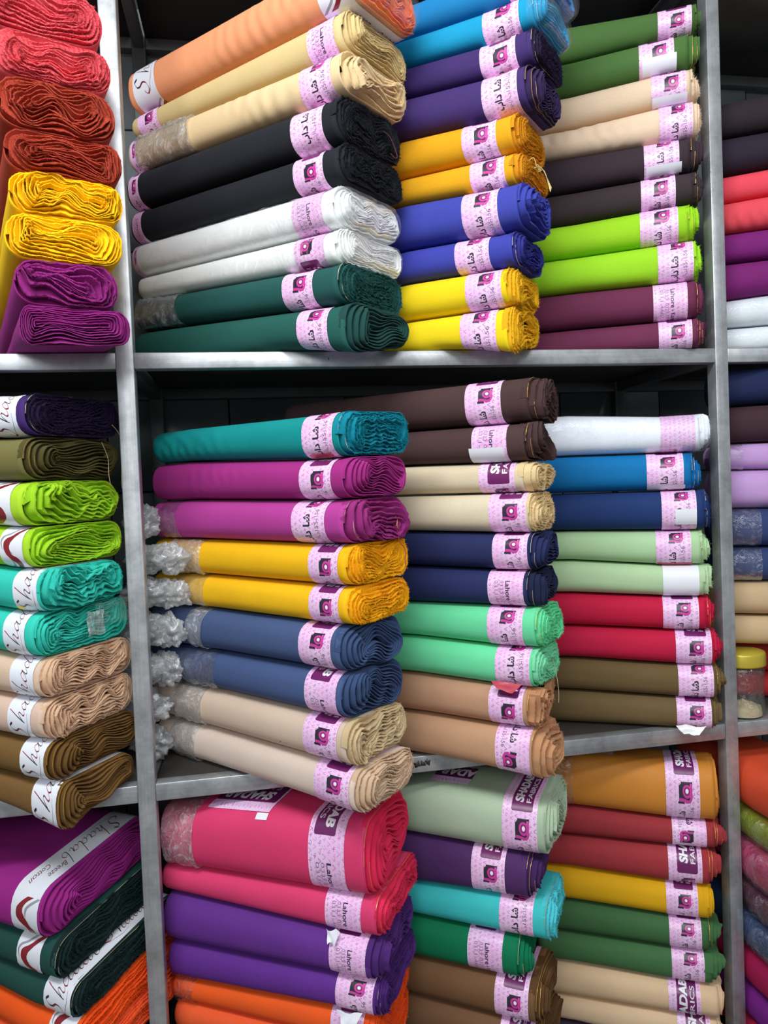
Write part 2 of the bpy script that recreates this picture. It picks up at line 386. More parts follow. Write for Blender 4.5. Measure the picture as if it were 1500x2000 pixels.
rack = bpy.data.objects.new('steel_rack', None); COL.objects.link(rack); rack.location = (0.4, 1.6, 0)
tag(rack, 'brushed steel shelving rack holding all the fabric bolts', 'shelving')
from mathutils import Vector
def rp(name, x0, x1, y0, y1, z0, z1, m, bev=0.0018):
    o = box(name, x0, x1, y0, y1, z0, z1, m, rack, bev); o.matrix_parent_inverse = Matrix.Translation(-Vector(rack.location)); return o
posts = [(-1.46, -1.43), (XL0, XL1), (XR0, XR1), (2.23, 2.26)]
YB = YW-0.012
for x0, x1 in posts:
    rp('upright', x0, x1, D, D+0.032, 0, ZS0+0.03, M_POST)
    rp('upright', x0, x1, YB-0.03, YB, 0, ZS0+0.03, M_INNER)
for zt, zb in ((ZS0, ZS0-.032), (ZS1, ZS1B), (ZS2, ZS2B), (ZS3, ZS3-.033)):
    for bay, ((a0, a1), (b0, b1)) in enumerate(zip(posts[:-1], posts[1:])):
        if zt == ZS3 and bay == 0: zt, zb = ZS3L, ZS3L-.033
        elif zt == ZS3L: zt, zb = ZS3, ZS3-.033
        rp('shelf_rail', a1, b0, D+0.0015, D+0.031, zb, zt, M_RAIL)
        rp('back_rail', a1, b0, YB-0.028, YB, zb, zt, M_INNER)
        rp('shelf_panel', a1+.0005, b0-.0005, D+0.0315, YB-0.0285, zt-.006, zt-.0005, M_PANEL, 0)
    for x0, x1 in posts:
        rp('side_rail', x0+.004, x1-.004, D+0.0325, YB-0.0305, zb, zt-.001, M_INNER)
# worn patches of dark residue where tape was pulled off the middle shelf's edge
def residue(px, py, w_, h_, seed):
    d = ray(px, py); p = EYE+d*((D+0.0013)/d[1]); r = np.random.default_rng(seed)
    for k in range(5):
        cx = p[0]+(k-2)*w_*.22; cz = p[2]+r.uniform(-.2, .2)*h_; n = 11
        ang = np.linspace(0, 2*math.pi, n, endpoint=False); rr = r.uniform(.35, 1.1, n)
        v = [(cx, p[1]-.0006, cz)]+[(cx+math.cos(a)*q*w_*.15, p[1]-.0006, cz+math.sin(a)*q*h_*.5) for a, q in zip(ang, rr)]
        v += [(x, y+.0012, z) for x, y, z in v[1:]]
        f = [(0, 1+i, 1+(i+1) % n) for i in range(n)]
        f += [(1+i, 1+n+i, 1+n+(i+1) % n) for i in range(n)]+[(1+i, 1+n+(i+1) % n, 1+(i+1) % n) for i in range(n)]
        o = mesh('tape_residue', v, f, M_PANEL, rack, smooth=False, flip=True); o.matrix_parent_inverse = Matrix.Translation(-Vector(rack.location))
residue(815, 1493, 0.05, 0.016, 4)
residue(575, 1532, 0.02, 0.010, 9)

# ------------------------------------------------------------------ one bolt of cloth
NS = 56
class Bolt: pass

def unit_section(c, R, n=NS):
    """stadium sampled by arc length from the near mid point going up: core sign, nx, nz, arc position"""
    per = 4*c+2*math.pi*R; s = np.arange(n)/n*per; cs = np.zeros(n); nx = np.zeros(n); nz = np.zeros(n)
    q = math.pi*R/2
    for i, t in enumerate(s):
        if t < q: a = t/R; cs[i], nx[i], nz[i] = -1, -math.cos(a), math.sin(a)
        elif t < q+2*c: cs[i], nx[i], nz[i] = -1+(t-q)/c, 0, 1
        elif t < q+2*c+math.pi*R: a = (t-q-2*c)/R; cs[i], nx[i], nz[i] = 1, math.sin(a), math.cos(a)
        elif t < q+4*c+math.pi*R: cs[i], nx[i], nz[i] = 1-(t-q-2*c-math.pi*R)/c, 0, -1
        else: a = (t-q-4*c-math.pi*R)/R; cs[i], nx[i], nz[i] = -1, -math.sin(a), -math.cos(a)
    return cs, nx, nz, s, per

def sq(x, e=0.84): return np.sign(x)*np.abs(x)**e

def place(B, q, z, a):
    """section coords (q across, z absolute, a along) -> local coords of the bolt's empty"""
    q, z, a = np.broadcast_arrays(q, z, a)
    X = B.P[0]+B.W[0]*q+B.F[0]*a; Y = B.P[1]+B.W[1]*q+B.F[1]*a
    Z = z+q*B.roll
    if B.db or B.dt:
        top, bot = zt(B, a); f = np.clip((z-bot)/(top-bot), 0, 1)
        Z = Z-(B.db*(1-f)+B.dt*f)*np.maximum(0, (D-Y))**1.4
    return np.stack([X, Y, Z], -1)-B.org

def zt(B, a):
    t = np.clip((a-B.ab)/(B.af-B.ab), 0, 1); return B.zb[1]+(B.zf[1]-B.zb[1])*t, B.zb[0]+(B.zf[0]-B.zb[0])*t   # top, bottom

def surf(B, a, idx, off):
    """point on the wrapped cloth; idx = fractional position round the section (0..NS)"""
    a, idx, off = np.broadcast_arrays(np.asarray(a, float), np.asarray(idx, float), np.asarray(off, float))
    i0 = np.floor(idx).astype(int); fr = idx-i0; i1 = (i0+1) % NS; i0 = i0 % NS
    cs = B.cs[i0]*(1-fr)+B.cs[i1]*fr; nx = sq(B.nx[i0])*(1-fr)+sq(B.nx[i1])*fr; nz = sq(B.nz[i0])*(1-fr)+sq(B.nz[i1])*fr
    top, bot = zt(B, a); hz = (top-bot)/2; zc = (top+bot)/2
    ang = idx/NS*2*math.pi
    n = B.wob(a*9, np.cos(ang)*1.6)*0.0013+B.wob2(a*24, np.sin(ang)*2+ang*.5)*0.0005
    if B.wr:
        env = np.exp(-((a-B.wr[0])/B.wr[1])**2)
        n = n+env*B.wr[2]*.75*np.sin(a*190+7*B.wob2(a*9, ang*.9)+np.sin(ang)*1.6)*np.clip(.35+.9*B.wob3(a*14, ang*1.3), 0, 1)
    near = np.clip(-cs, 0, 1)
    fl = 1-0.9*np.abs(nz)**2        # keep contact faces flat
    r = hz+off; rx = B.R+off
    q = B.c+cs*B.c+nx*(rx+n*fl); z = zc+nz*(r+n*fl-0.0017)
    return place(B, q, z, a)

def patch(B, name, a0, a1, i0, i1, off, mat, na=4, ni=None, uvf=None, ragged=0, lift=0.0):
    full = (i1-i0) >= NS; ni = ni or max(3, int(abs(i1-i0))+1)
    A = np.linspace(a0, a1, na)[:, None]; I = np.linspace(i0, i1, ni)[None, :]
    A, I = np.broadcast_arrays(A, I); A = A.copy()
    if ragged:
        r = np.random.default_rng(int(abs(a0)*1e5)+int(i0)); A[-1] += np.cumsum(r.normal(size=ni))*ragged*.3
    o_ = off+lift*np.linspace(0, 1, ni)[None, ::-1]**3+np.zeros(A.shape)
    v = surf(B, A, I, o_)
    uv = None
    if uvf: uv = np.stack(uvf(A, I), -1).reshape(-1, 2)
    return mesh(name, v.reshape(-1, 3), grid_faces(na, ni), mat, B.root, uv=uv)

def band(B, a0, a1, kind, t0, flip):
    mat = {'p': M_PINK, 's': M_SCRIPT, 'w': M_WHITE}[kind]; ds = B.per/NS
    def uvf(A, I):
        s = np.where(I > NS*0.75, I-NS, I)*ds
        s = I*ds
        v = (a1-A)/(a1-a0) if flip > 0 else (A-a0)/(a1-a0)
        return (t0+flip*s)/0.5, np.clip(v, 0.003, 0.997)
    # start the seam on the far, hidden side
    st = -24
    return patch(B, 'paper_band', a0, a1, st, st+NS+2, 0.0012, mat, 9, NS+3, uvf)

ENDS = {  # turns, telescoping, waviness, fibre count, ragged edge, fibre length
    'F': (8, .009, .24, 4600, .0011, .0044), 'L': (8, .015, .24, 120, .0003, .003), 'M': (8, .011, .26, 1500, .0009, .0042),
    'V': (8, .006, .18, 5600, .0014, .0062), 'D': (6, .018, .40, 1300, .0010, .0045), 'S': (7, .006, .10, 60, .0003, .003)}

ENDDEPTH = {'F': .010, 'L': .015, 'M': .013, 'V': .010, 'D': .017, 'S': .008}
def spiral(B, kind, mat, gold):
    turns, tel, wav, nf, rag, fl = ENDS[kind]
    ppl = NS; n = int(turns*ppl); i = np.arange(n); lap = i/ppl; rho = 1-lap/turns*0.94
    top, bot = zt(B, 0.0); hz = (top-bot)/2; zc = (top+bot)/2
    k = i % ppl
    cs, nx, nz = B.cs[k], sq(B.nx[k]), sq(B.nz[k])
    wv = B.wob3; r = np.random.default_rng(B.seed+5)
    mid = 1-rho
    def pos(rad_off, a):
        R = hz*rho+rad_off
        x = cs*B.c*(1-.18*mid)+nx*(B.R*rho+rad_off)
        z = nz*R
        z = z+hz*wav*np.sin(np.clip(mid, 0, 1)*math.pi*.75)*wv(x*42+B.seed, nz*rho*1.2)*1.6
        x = x+B.R*wav*.6*np.sin(mid*math.pi*.8)*wv(z*60+3, lap*.5)
        x = x + B.c*wav*.7*mid*math.sin(B.seed)
        return place(B, B.c+x, zc+np.clip(z, -hz*.985, hz*.985), a)
    lapv = B.wob2(lap*2.1, 0*lap)
    af = 0.002+tel*np.clip(mid*2.6, 0, 1)+.0022*B.wob2(cs*2+nx, lap*1.6)+.0016*lapv+tel*.35*np.sin(mid*3)*wv(cs*1.3, nz)
    step = np.minimum(lap, 3)/3*tel*.8; af = af+step*(nx < -.3)*.6
    pitch = hz*.94/turns; th = .40*pitch; dep = ENDDEPTH[kind]
    rg = r.normal(size=n)*rag
    o1 = pos(-.0002+rg, af); o2 = pos(-th+rg*.6, af+r.normal(size=n)*rag*.4)
    g1 = pos(-.0002-.1*pitch, af-dep*(1+.4*B.wob(cs*6, lap)))
    V = np.stack([g1, o1, o2], 1)
    F = grid_faces(n, 3)
    k0 = np.arange(n-ppl-1)
    F2 = np.stack([k0*3+2, (k0+ppl)*3, (k0+ppl+1)*3, (k0+1)*3+2], -1)
    k2 = np.arange(n-ppl-1, n-1); cc = pos(-hz*rho, af-dep*.7)[n-ppl-1:n]; nc = n*3+ppl+1
    j2 = np.arange(ppl); F4 = np.stack([k2*3+2, nc+j2, nc+j2+1, (k2+1)*3+2], -1)
    # outermost lap reaches back to the wrapped cloth
    rim = pos(-.0002, af*0-.010)[:ppl+1]; nb = n*3; k1 = np.arange(ppl)
    F3 = np.stack([nb+k1, k1*3, (k1+1)*3, nb+k1+1], -1)
    o = mesh('folded_end', np.concatenate([V.reshape(-1, 3), rim, cc]), np.concatenate([F, F2, F3, F4]), mat, B.root, flip=False)
    o.data.set_sharp_from_angle(angle=math.radians(38))
    # selvedge
    if gold:
        for q in gold[1]:
            a, b = int(q*ppl), int(min(n, q*ppl+ppl+1)); sl = slice(a, b)
            p1 = pos(.0003+rg*.3, af-.0004)[sl]; p2 = pos(.0003, af-.0010)[sl]
            if q < 0.2: pass
            mesh('selvedge_trim', np.stack([p1, p2], 1).reshape(-1, 3), grid_faces(b-a, 2), gold[0], B.root)
    if nf:
        nf = int(nf*B.det); j = r.integers(0, n, nf); base = o1[j]*(r.random((nf, 1)))+0; t = r.random((nf, 1)); base = o1[j]*t+o2[j]*(1-t)
        fx = np.array([B.F[0], B.F[1], 0]); wx = np.array([B.W[0], B.W[1], 0]); L_ = fl*r.uniform(.4, 1.25, (nf, 1))
        d = fx*r.uniform(-.05, 1, (nf, 1))+wx*r.normal(0, .8, (nf, 1))+np.array([0, 0, 1])*r.normal(-.1, .8, (nf, 1))
        d = d/np.linalg.norm(d, axis=1, keepdims=True)
        # edge fibres point outward
        s = np.cross(d, r.normal(size=(nf, 3))); s = s/np.linalg.norm(s, axis=1, keepdims=True)*.00036
        vv = np.stack([base-s-d*.0008, base+s-d*.0008, base+d*L_], 1).reshape(-1, 3)
        wp = vv+B.org; qq = (wp[:, :2]-B.P)@B.W; aa = (wp[:, :2]-B.P)@B.F; tt, bb = zt(B, aa)
        ov = np.maximum(0, D-wp[:, 1])**1.4
        tt = tt+qq*B.roll-B.dt*ov; bb = bb+qq*B.roll-B.db*ov
        vv[:, 2] = np.clip(wp[:, 2], bb+.0012, tt-.0012)-B.org[2]
        f = np.arange(nf*3).reshape(-1, 3)
        o = mesh('frayed_threads', vv, f, mat, B.root, smooth=False); o['kind'] = 'stuff'
    return o

def ruffle_section(B, a, off):
    return surf(B, a, np.arange(NS), off)

def sleeve(B, a0, a1, amp=.0035, mat=None, off=.0022, name='plastic_sleeve', cap=False):
    n = max(8, int((a1-a0)/.006)); A = np.linspace(a0, a1, n)[:, None]; I = np.arange(NS)[None, :]
    w1, w2 = Wob(B.seed+31, 8, .85), Wob(B.seed+32, 8, .9)
    ang = I/NS*2*math.pi
    e = off+amp*(.5+.5*w1(A*150, ang*2.2+A*30))*(1)+amp*.4*w2(A*320, ang*6)
    nzv = np.abs(B.nz[None, :]); e = np.where(nzv > .86, .0008+0*e, np.maximum(e, .0008))
    v = surf(B, A+0*I, I+0*A, e).reshape(-1, 3); f = grid_faces(n, NS, True)
    if cap:
        rings = [v.reshape(n, NS, 3)]
        top, bot = zt(B, 0.0); hz = (top-bot)/2; zc = (top+bot)/2; r = np.random.default_rng(B.seed)
        for s, da in ((.97, .010), (.82, .019), (.55, .024), (.25, .026), (.02, .027)):
            rg = place(B, B.c+B.cs*B.c*(.98 if s > .5 else s+.4)+B.nx*B.R*s+r.normal(size=NS)*.0004, zc+B.nz*hz*s+r.normal(size=NS)*.0004, a1+da+r.normal(size=NS)*.0007)
            rings.append(rg[None])
        allv = np.concatenate(rings, 0); v = allv.reshape(-1, 3); f = grid_faces(allv.shape[0], NS, True)
    return mesh(name, v, f, mat or M_PLAST, B.root, smooth=True)

def tube(name, pts, r, mat, parent, n=5):
    p = spline(pts, 6) if len(pts) > 2 else np.array(pts, float); t = np.gradient(p, axis=0); t /= np.linalg.norm(t, axis=1, keepdims=True)+1e-9
    u = np.cross(t, np.array([.3, .2, .9])); u /= np.linalg.norm(u, axis=1, keepdims=True)+1e-9; v = np.cross(t, u)
    a = np.arange(n)/n*2*math.pi; ring = p[:, None]+r*(np.cos(a)[None, :, None]*u[:, None]+np.sin(a)[None, :, None]*v[:, None])
    return mesh(name, ring.reshape(-1, 3), grid_faces(len(p), n, True), mat, parent)

def crumple(B, name, a, q, z, rad, seed, mat):
    """a gathered, crumpled tail of plastic bag at the hidden end of a bolt"""
    n, m = 34, 44; th = np.linspace(.02, math.pi-.02, n)[:, None]; ph = np.arange(m)[None, :]/m*2*math.pi
    r = np.random.default_rng(seed); x = np.sin(th)*np.cos(ph); y = np.sin(th)*np.sin(ph); zz = np.cos(th)+0*ph
    rr = np.ones((n, m))
    for k in range(16):
        d = r.normal(size=3); d /= np.linalg.norm(d); c = r.uniform(-.8, .8); h = x*d[0]+y*d[1]+zz*d[2]-c
        f_ = r.uniform(.7, 2.2) if k < 10 else r.uniform(3, 8)
        rr += (.13 if k < 10 else .07)*(np.abs(((h*f_+r.random()) % 1)-.5)*2-.5)
    v = place(B, q+x*rr*rad[0], z+zz*rr*rad[2], a+y*rr*rad[1])
    return mesh(name, v.reshape(-1, 3), grid_faces(n, m, True), mat, B.root, smooth=False)

ORD = ['first', 'second', 'third', 'fourth', 'fifth', 'sixth', 'seventh', 'eighth', 'ninth', 'tenth', 'eleventh', 'twelfth', 'thirteenth', 'fourteenth']
BOLTS = {}
def stack(key, where, x0, y0, Yf, alpha, wd, xf, yfs, xb, ybs, bolts, floor_z, roll=0.0, L=None, xend=None, det=1.0, extend=None, frontal=False):
    """where: words for the stack. bolts: (id, colour name, rgb, xe, end, opts)"""
    al = math.radians(alpha)-YAW
    Fd = np.array([math.sin(al), -math.cos(al)]); W = np.array([math.cos(al), math.sin(al)])
    d = ray(x0, y0); tB = D*Yf/d[1]; PB = np.array([d[0]*tB, D*Yf])      # on the near surface plane
    RN = 0.034
    PA = PB+W*RN
    def hit(px, py, P):                                                  # ray with vertical plane through P along Fd
        d = ray(px, py); t = (P@W)/(d[:2]@W); X = EYE+d*t; return (X[:2]-P)@Fd, X[2]
    if frontal:                                                          # the ends face us: measure on their plane instead
        def hit(px, py, P):
            d = ray(px, py); t = (P@Fd)/(d[:2]@Fd); X = EYE+d*t; return 0.0, X[2]
    ym = sum(yfs)/len(yfs)
    zf = [hit(xf, y, PA)[1] for y in yfs]; af = hit(xf, ym, PA)[0]
    if ybs is None: zb = list(zf); ab = af-0.3
    else: zb = [hit(xb, y, PA)[1] for y in ybs]; ab = hit(xb, ym, PA)[0]
    0 and print('STK', key, 'Yf', round((PA+Fd*af)[1],3), 'zdef', None if floor_z is None else round(zf[-1]-floor_z,4), round(zb[-1]-(floor_z or 0),4), 'thick', [round(zf[i]-zf[i+1],3) for i in range(len(zf)-1)], [round(zb[i]-zb[i+1],3) for i in range(len(zb)-1)])
    droop = 0.0
    if floor_z is not None:
        zb[-1] = floor_z
        over = D-(PA+Fd*af)[1]
        if zf[-1] < floor_z and over > .02: droop = (floor_z-zf[-1])/over**1.4
        ol = D-(PA+Fd*hit(bolts[-1][3], yfs[-1]-40, PB)[0])[1]
        if ol > .01: droop = min(droop, .028/ol**1.4)
        zf[-1] = floor_z
        if ybs is None: zb = list(zf)
    bolts = list(bolts)
    if extend is not None:
        n = max(1, round((min(zf[-1], zb[-1])-extend)/0.078) if min(zf[-1], zb[-1])-extend > .03 else 0); z1, z2 = zf[-1], zb[-1]
        for k in range(n):
            ex_ = extend+.002+RN*1.3*math.tan(math.radians(roll)); zf.append(z1+(ex_-z1)*(k+1)/n); zb.append(z2+(ex_-z2)*(k+1)/n)
            bolts.append(('x%d' % k, 'dark plum', (60, 48, 66), bolts[-1][3], 'S', dict(hid=1, w=.15, xend=380 if key == 'B1' else xend)))
    for z in (zf, zb):
        for i in range(len(z)-1):
            z[i+1] = min(z[i+1], z[i]-.028)
        if floor_z is not None and z[-1] < floor_z-1e-6:
            z[-1] = floor_z
            for i in range(len(z)-2, -1, -1): z[i] = max(z[i], z[i+1]+.04)
    names = [b[1] for b in bolts]
    for n, (bid, cname, rgb, xe, end, o) in enumerate(bolts):
        B = Bolt(); B.seed = abs(hash_(key+bid)) % 9973; B.F = Fd; B.W = W; B.roll = math.tan(math.radians(o.get('roll', roll)))
        yc = (yfs[n]+yfs[n+1])/2 if n+1 < len(yfs) else 2060
        if o.get('xe_t'): pass
        ae = hit(xe, yc, PB)[0]
        B.P = PA+Fd*ae
        if frontal:
            d = ray(xe, yc); t = (PB@Fd)/(d[:2]@Fd); B.P = PA+W*((d[:2]*t-PB)@W)+Fd*o.get('da', 0)
        B.P = B.P+W*o.get('lat', 0)
        B.af = af-ae; B.ab = ab-ae; B.zf = (zf[n+1], zf[n]); B.zb = (zb[n+1], zb[n])
        h = (zf[n]-zf[n+1]+zb[n]-zb[n+1])/2; B.R = min(h/2, RN*1.25); wdt = o.get('w', wd)
        def hits_post(wq):
            qq = np.linspace(-.0, wq-B.R, 60)[:, None]; aa = np.linspace(-.5, .012, 60)[None, :]
            X = B.P[0]+W[0]*qq+Fd[0]*aa; Y = B.P[1]+W[1]*qq+Fd[1]*aa
            return any(((X > p0-.002) & (X < p1+.002) & (Y > D-.001) & (Y < D+.034)).any() for p0, p1 in posts)
        w0 = wdt
        while hits_post(wdt) and wdt > .085: wdt -= .004
        B.c = wdt/2-B.R; B.cs, B.nx, B.nz, B.s, B.per = unit_section(B.c, B.R)
        B.wob, B.wob2, B.wob3 = Wob(B.seed), Wob(B.seed+1), Wob(B.seed+2, 6, .8); last = (n == len(bolts)-1); B.db = droop if last else 0.0; B.dt = 0.0; B.det = det*o.get('det', 1)
        B.wr = o.get('wr')
        yb_lim = YB-.036
        Lw = (yb_lim-(B.P+W*(2*B.c+B.R))[1])/(-Fd[1]) if Fd[1] < -.05 else 9
        xe_ = o.get('xend', xend); Lb = -(hit(xe_, yc, PB)[0]-ae) if xe_ else 9
        B.L = min(Lw, Lb, o.get('L', L or .56))
        B.org = np.array([*(B.P-Fd*B.L*.5+W*B.c), min(B.zf[0], B.zb[0])])
        B.root = bpy.data.objects.new('fabric_bolt', None); COL.objects.link(B.root); B.root.location = B.org
        same = [k for k, c in enumerate(names) if c == cname]
        fe = o.get('f', '')
        if o.get('hid'): lab = '%s dark plum fabric bolt up from the foot, %s' % (ORD[len(bolts)-1-n], where)
        else:
            pre = ''
            if len(same) == 2: pre = ('upper', 'lower')[same.index(n)]+' of two '
            elif len(same) > 2: pre = ('top ', 'middle ', 'bottom ')[min(same.index(n), 2)]+'of the '
            lab = '%s%s fabric bolt%s%s, %s' % (pre, cname, 's' if pre else '', (' '+fe) if fe else '', where)
        tag(B.root, lab, 'fabric bolt', 'fabric bolts in %s' % where)
        mat = fabric(rgb, o.get('rough', .82), o.get('sheen', .25))
        # wrapped cloth
        na = 8 if o.get('hid') else (150 if B.wr else 44)
        A = np.linspace(-B.L, 0, na)[:, None]; A = A+0*np.arange(NS)[None, :]; I = np.arange(NS)[None, :]+0*A
        v = surf(B, A, I, 0*A)
        # lip at the front, closed cap recessed inside; rounded back cap
        top, bot = zt(B, 0.0); hz = (top-bot)/2; zc = (top+bot)/2
        rings = []
        tb, bb = zt(B, -B.L); hb = (tb-bb)/2; zcb = (tb+bb)/2
        for s, da in ((.0, -.016), (.5, -.014), (.85, -.008)):
            rings.append(place(B, B.c+B.cs*B.c+sq(B.nx)*B.R*s, zcb+sq(B.nz)*hb*s, -B.L+da)[None])
        back = np.concatenate(rings, 0)
        fr = [surf(B, -.001+0*np.arange(NS), np.arange(NS), -.0016)[None], surf(B, -.012+0*np.arange(NS), np.arange(NS), -.0022)[None],
              place(B, B.c+B.cs*B.c, zc+0*B.cs, -.012)[None]]
        allv = np.concatenate([back, v]+fr, 0)
        mesh('wrapped_cloth', allv.reshape(-1, 3), grid_faces(allv.shape[0], NS, True), mat, B.root)
        if o.get('hid'): continue
        g = o.get('g')
        gold = {None: None, 1: (M_GOLD, (0,)), 2: (M_PALE, (0,)), 3: (M_GOLD, (0, 1.0))}[g]
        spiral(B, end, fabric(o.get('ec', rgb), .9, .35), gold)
        for bd in o.get('b', []):
            xa, xc, kind, t0, flip = bd
            a0 = max(hit(xa, yc, PB)[0]-ae, -B.L+.004); a1 = hit(xc, yc, PB)[0]-ae
            if a1-a0 < .012: continue
            band(B, a0, min(a1, -.001), kind, t0, flip)
        for xa, xc in o.get('pl', []):
            a0 = max(hit(xa, yc, PB)[0]-ae, -B.L+.002); a1 = min(hit(xc, yc, PB)[0]-ae, -.002)
            sleeve(B, a0, a1, o.get('pa', .0035), M_MILK if o.get('milk') else M_PLAST)
        if o.get('bag'): sleeve(B, -B.L+.004, .0, .0014, M_BAG, .0012, 'plastic_bag', cap=True)
        for xa, fy, rad, sd in o.get('tail', []):
            a0 = hit(xa, yc, PB)[0]-ae; top, bot = zt(B, a0)
            crumple(B, 'plastic_tail', a0, -B.R-rad[0]*1.0, (bot+top)/2, (rad[0], rad[1], (top-bot)*.40), sd, M_TAIL)
        for nm, xa, xc, s0, s1, mt, off in o.get('st', []):
            a0 = hit(xa, yc, PB)[0]-ae; a1 = hit(xc, yc, PB)[0]-ae; k = NS/B.per
            uvf = None
            if mt == 'PLATE':
                mt = M_PINK; uvf = lambda A, I, a0=a0, a1=a1, k=k, s0=s0: ((.262-(A-a0)*1.0)/.5+0*I, np.clip(.95-(I/k-s0)/.115*.9, .02, .98))
            patch(B, nm, a0, min(a1, 0), s0*k, s1*k, off, mt, 5, max(4, int((s1-s0)*k*1.5)), uvf)
        B.hit = lambda x, y, P=PB, ae=ae: (hit(x, y, P)[0]-ae)
        BOLTS[key+bid] = B
        if 0: print('  ', bid, 'L', round(B.L, 3), 'Lw', round(Lw, 3), 'Lb', round(Lb, 3))

def hash_(s):
    h = 5381
    for c in s: h = (h*33+ord(c)) & 0x7fffffff
    return h

P = lambda x0, x1, t, f=1: (x0, x1, 'p', t, f)
Sx = lambda x0, x1, t, f=1: (x0, x1, 's', t, f)
# ================= top shelf, centre bay
stack('T1', 'left stack, top centre shelf', 668, 400, .905, 53, .192, 650,
      [-60, 45, 124, 208, 298, 375, 456, 524, 603, 690], 285, [143, 230, 274, 343, 417, 482, 546, 591, 652, 700],
      [('a', 'peach orange', (226, 150, 106), 690, 'M', dict(ec=(238, 118, 44), b=[Sx(257, 300, .15), Sx(622, 682, .05)], wr=(-.2, .16, .0035), f='with white script bands')),
       ('b', 'khaki beige', (205, 181, 128), 665, 'M', dict(b=[P(257, 296, .1), P(597, 650, .30, -1)], f='with Lahore text on its pink band')),
       ('c', 'sandy beige', (216, 190, 146), 668, 'D', dict(b=[P(243, 262, .1), P(588, 650, .078)], pl=[(262, 368)], milk=1, pa=.007, wr=(-.25, .2, .003), f='with crinkled plastic at its back')),
       ('d', 'black', (24, 27, 34), 662, 'V', dict(b=[P(244, 269, .1), P(572, 634, .05)], sheen=.05)),
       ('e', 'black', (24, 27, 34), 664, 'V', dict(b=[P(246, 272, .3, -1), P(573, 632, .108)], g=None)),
       ('f', 'white', (240, 242, 240), 652, 'M', dict(b=[P(246, 266, .1), P(572, 630, .30, -1)], bag=1)),
       ('g', 'white', (240, 242, 238), 650, 'M', dict(b=[P(248, 268, .1), P(570, 628, .11, -1)], bag=1)),
       ('h', 'dark green', (26, 78, 74), 662, 'V', dict(b=[P(552, 612, .095)], pl=[(250, 345)], milk=1, pa=.006, g=2)),
       ('i', 'dark green', (28, 84, 76), 680, 'L', dict(b=[P(585, 645, .076)], ec=(24, 66, 62)))],
      ZS1, xend=248, L=.70)
stack('T2', 'middle stack, top centre shelf', 1015, 400, .905, 57, .155, 975,
      [-50, 23, 88, 155, 239, 312, 374, 463, 530, 605, 690], 800, [20, 82, 138, 199, 279, 352, 405, 493, 558, 631, 700],
      [('a', 'cyan blue', (20, 120, 178), 1050, 'L', dict(b=[P(988, 1013, .1)], w=.17, f='in a shiny wrapper')),
       ('b', 'cyan blue', (14, 146, 190), 1040, 'L', dict(b=[P(940, 1012, .088)], g=2, f='in a shiny wrapper')),
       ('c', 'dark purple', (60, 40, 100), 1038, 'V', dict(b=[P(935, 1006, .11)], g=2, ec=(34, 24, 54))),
       ('d', 'dark purple', (62, 42, 102), 1028, 'L', dict(b=[P(943, 1013, .058)], g=3, ec=(48, 32, 74))),
       ('e', 'amber yellow', (222, 158, 16), 1000, 'F', dict(b=[P(903, 970, .1)], ec=(208, 138, 18))),
       ('f', 'amber yellow', (222, 160, 18), 1000, 'F', dict(b=[P(915, 983, .094)], ec=(206, 136, 18))),
       ('g', 'royal blue', (58, 66, 160), 1015, 'D', dict(b=[P(906, 976, .085)])),
       ('h', 'royal blue', (56, 62, 158), 1000, 'F', dict(b=[P(888, 955, .074)], g=2, ec=(46, 48, 130))),
       ('i', 'lemon yellow', (236, 206, 18), 990, 'F', dict(b=[P(910, 980, .085)], ec=(222, 170, 20))),
       ('j', 'lemon yellow', (236, 208, 20), 990, 'F', dict(b=[P(898, 968, .078)], ec=(222, 170, 20)))],
      ZS1, xend=745)
stack('T3', 'right stack, top centre shelf', 1355, 400, .978, 72, .13, 1300,
      [27, 83, 150, 213, 282, 348, 409, 480, 557, 629, 688], 1120, [57, 128, 194, 257, 312, 380, 442, 507, 575, 645, 700],
      [('a', 'olive green', (68, 102, 48), 1358, 'S', dict(b=[P(1285, 1352, .11)])),
       ('b', 'olive green', (70, 106, 50), 1345, 'L', dict(b=[P(1248, 1317, .102)], g=3, st=[('white_sticker', 1254, 1322, -.045, -.006, M_WHITE, .0018)])),
       ('c', 'pale sand', (222, 196, 166), 1350, 'F', dict(b=[P(1272, 1341, .1)], st=[('white_sticker', 1274, 1343, -.045, -.020, M_WHITE, .0018)])),
       ('d', 'pale sand', (226, 198, 170), 1356, 'F', dict(b=[P(1288, 1354, .082)], wr=(-.22, .15, .004))),
       ('e', 'dark aubergine', (52, 38, 46), 1348, 'L', dict(b=[P(1258, 1327, .07)], g=1, st=[('white_sticker', 1262, 1332, -.045, -.018, M_WHITE, .0018)])),
       ('f', 'dark aubergine', (54, 42, 46), 1355, 'M', dict(b=[P(1252, 1320, .1)], g=1)),
       ('g', 'lime green', (150, 206, 30), 1345, 'F', dict(b=[P(1250, 1325, .09)], g=1)),
       ('h', 'lime green', (152, 210, 34), 1356, 'F', dict(b=[P(1285, 1357, .07)])),
       ('i', 'maroon', (104, 40, 72), 1360, 'F', dict(b=[P(1276, 1343, .31, -1)], g=1)),
       ('j', 'maroon', (106, 42, 74), 1365, 'F', dict(b=[P(1287, 1353, .1)], g=3))],
      ZS1, xend=1040, det=.5)
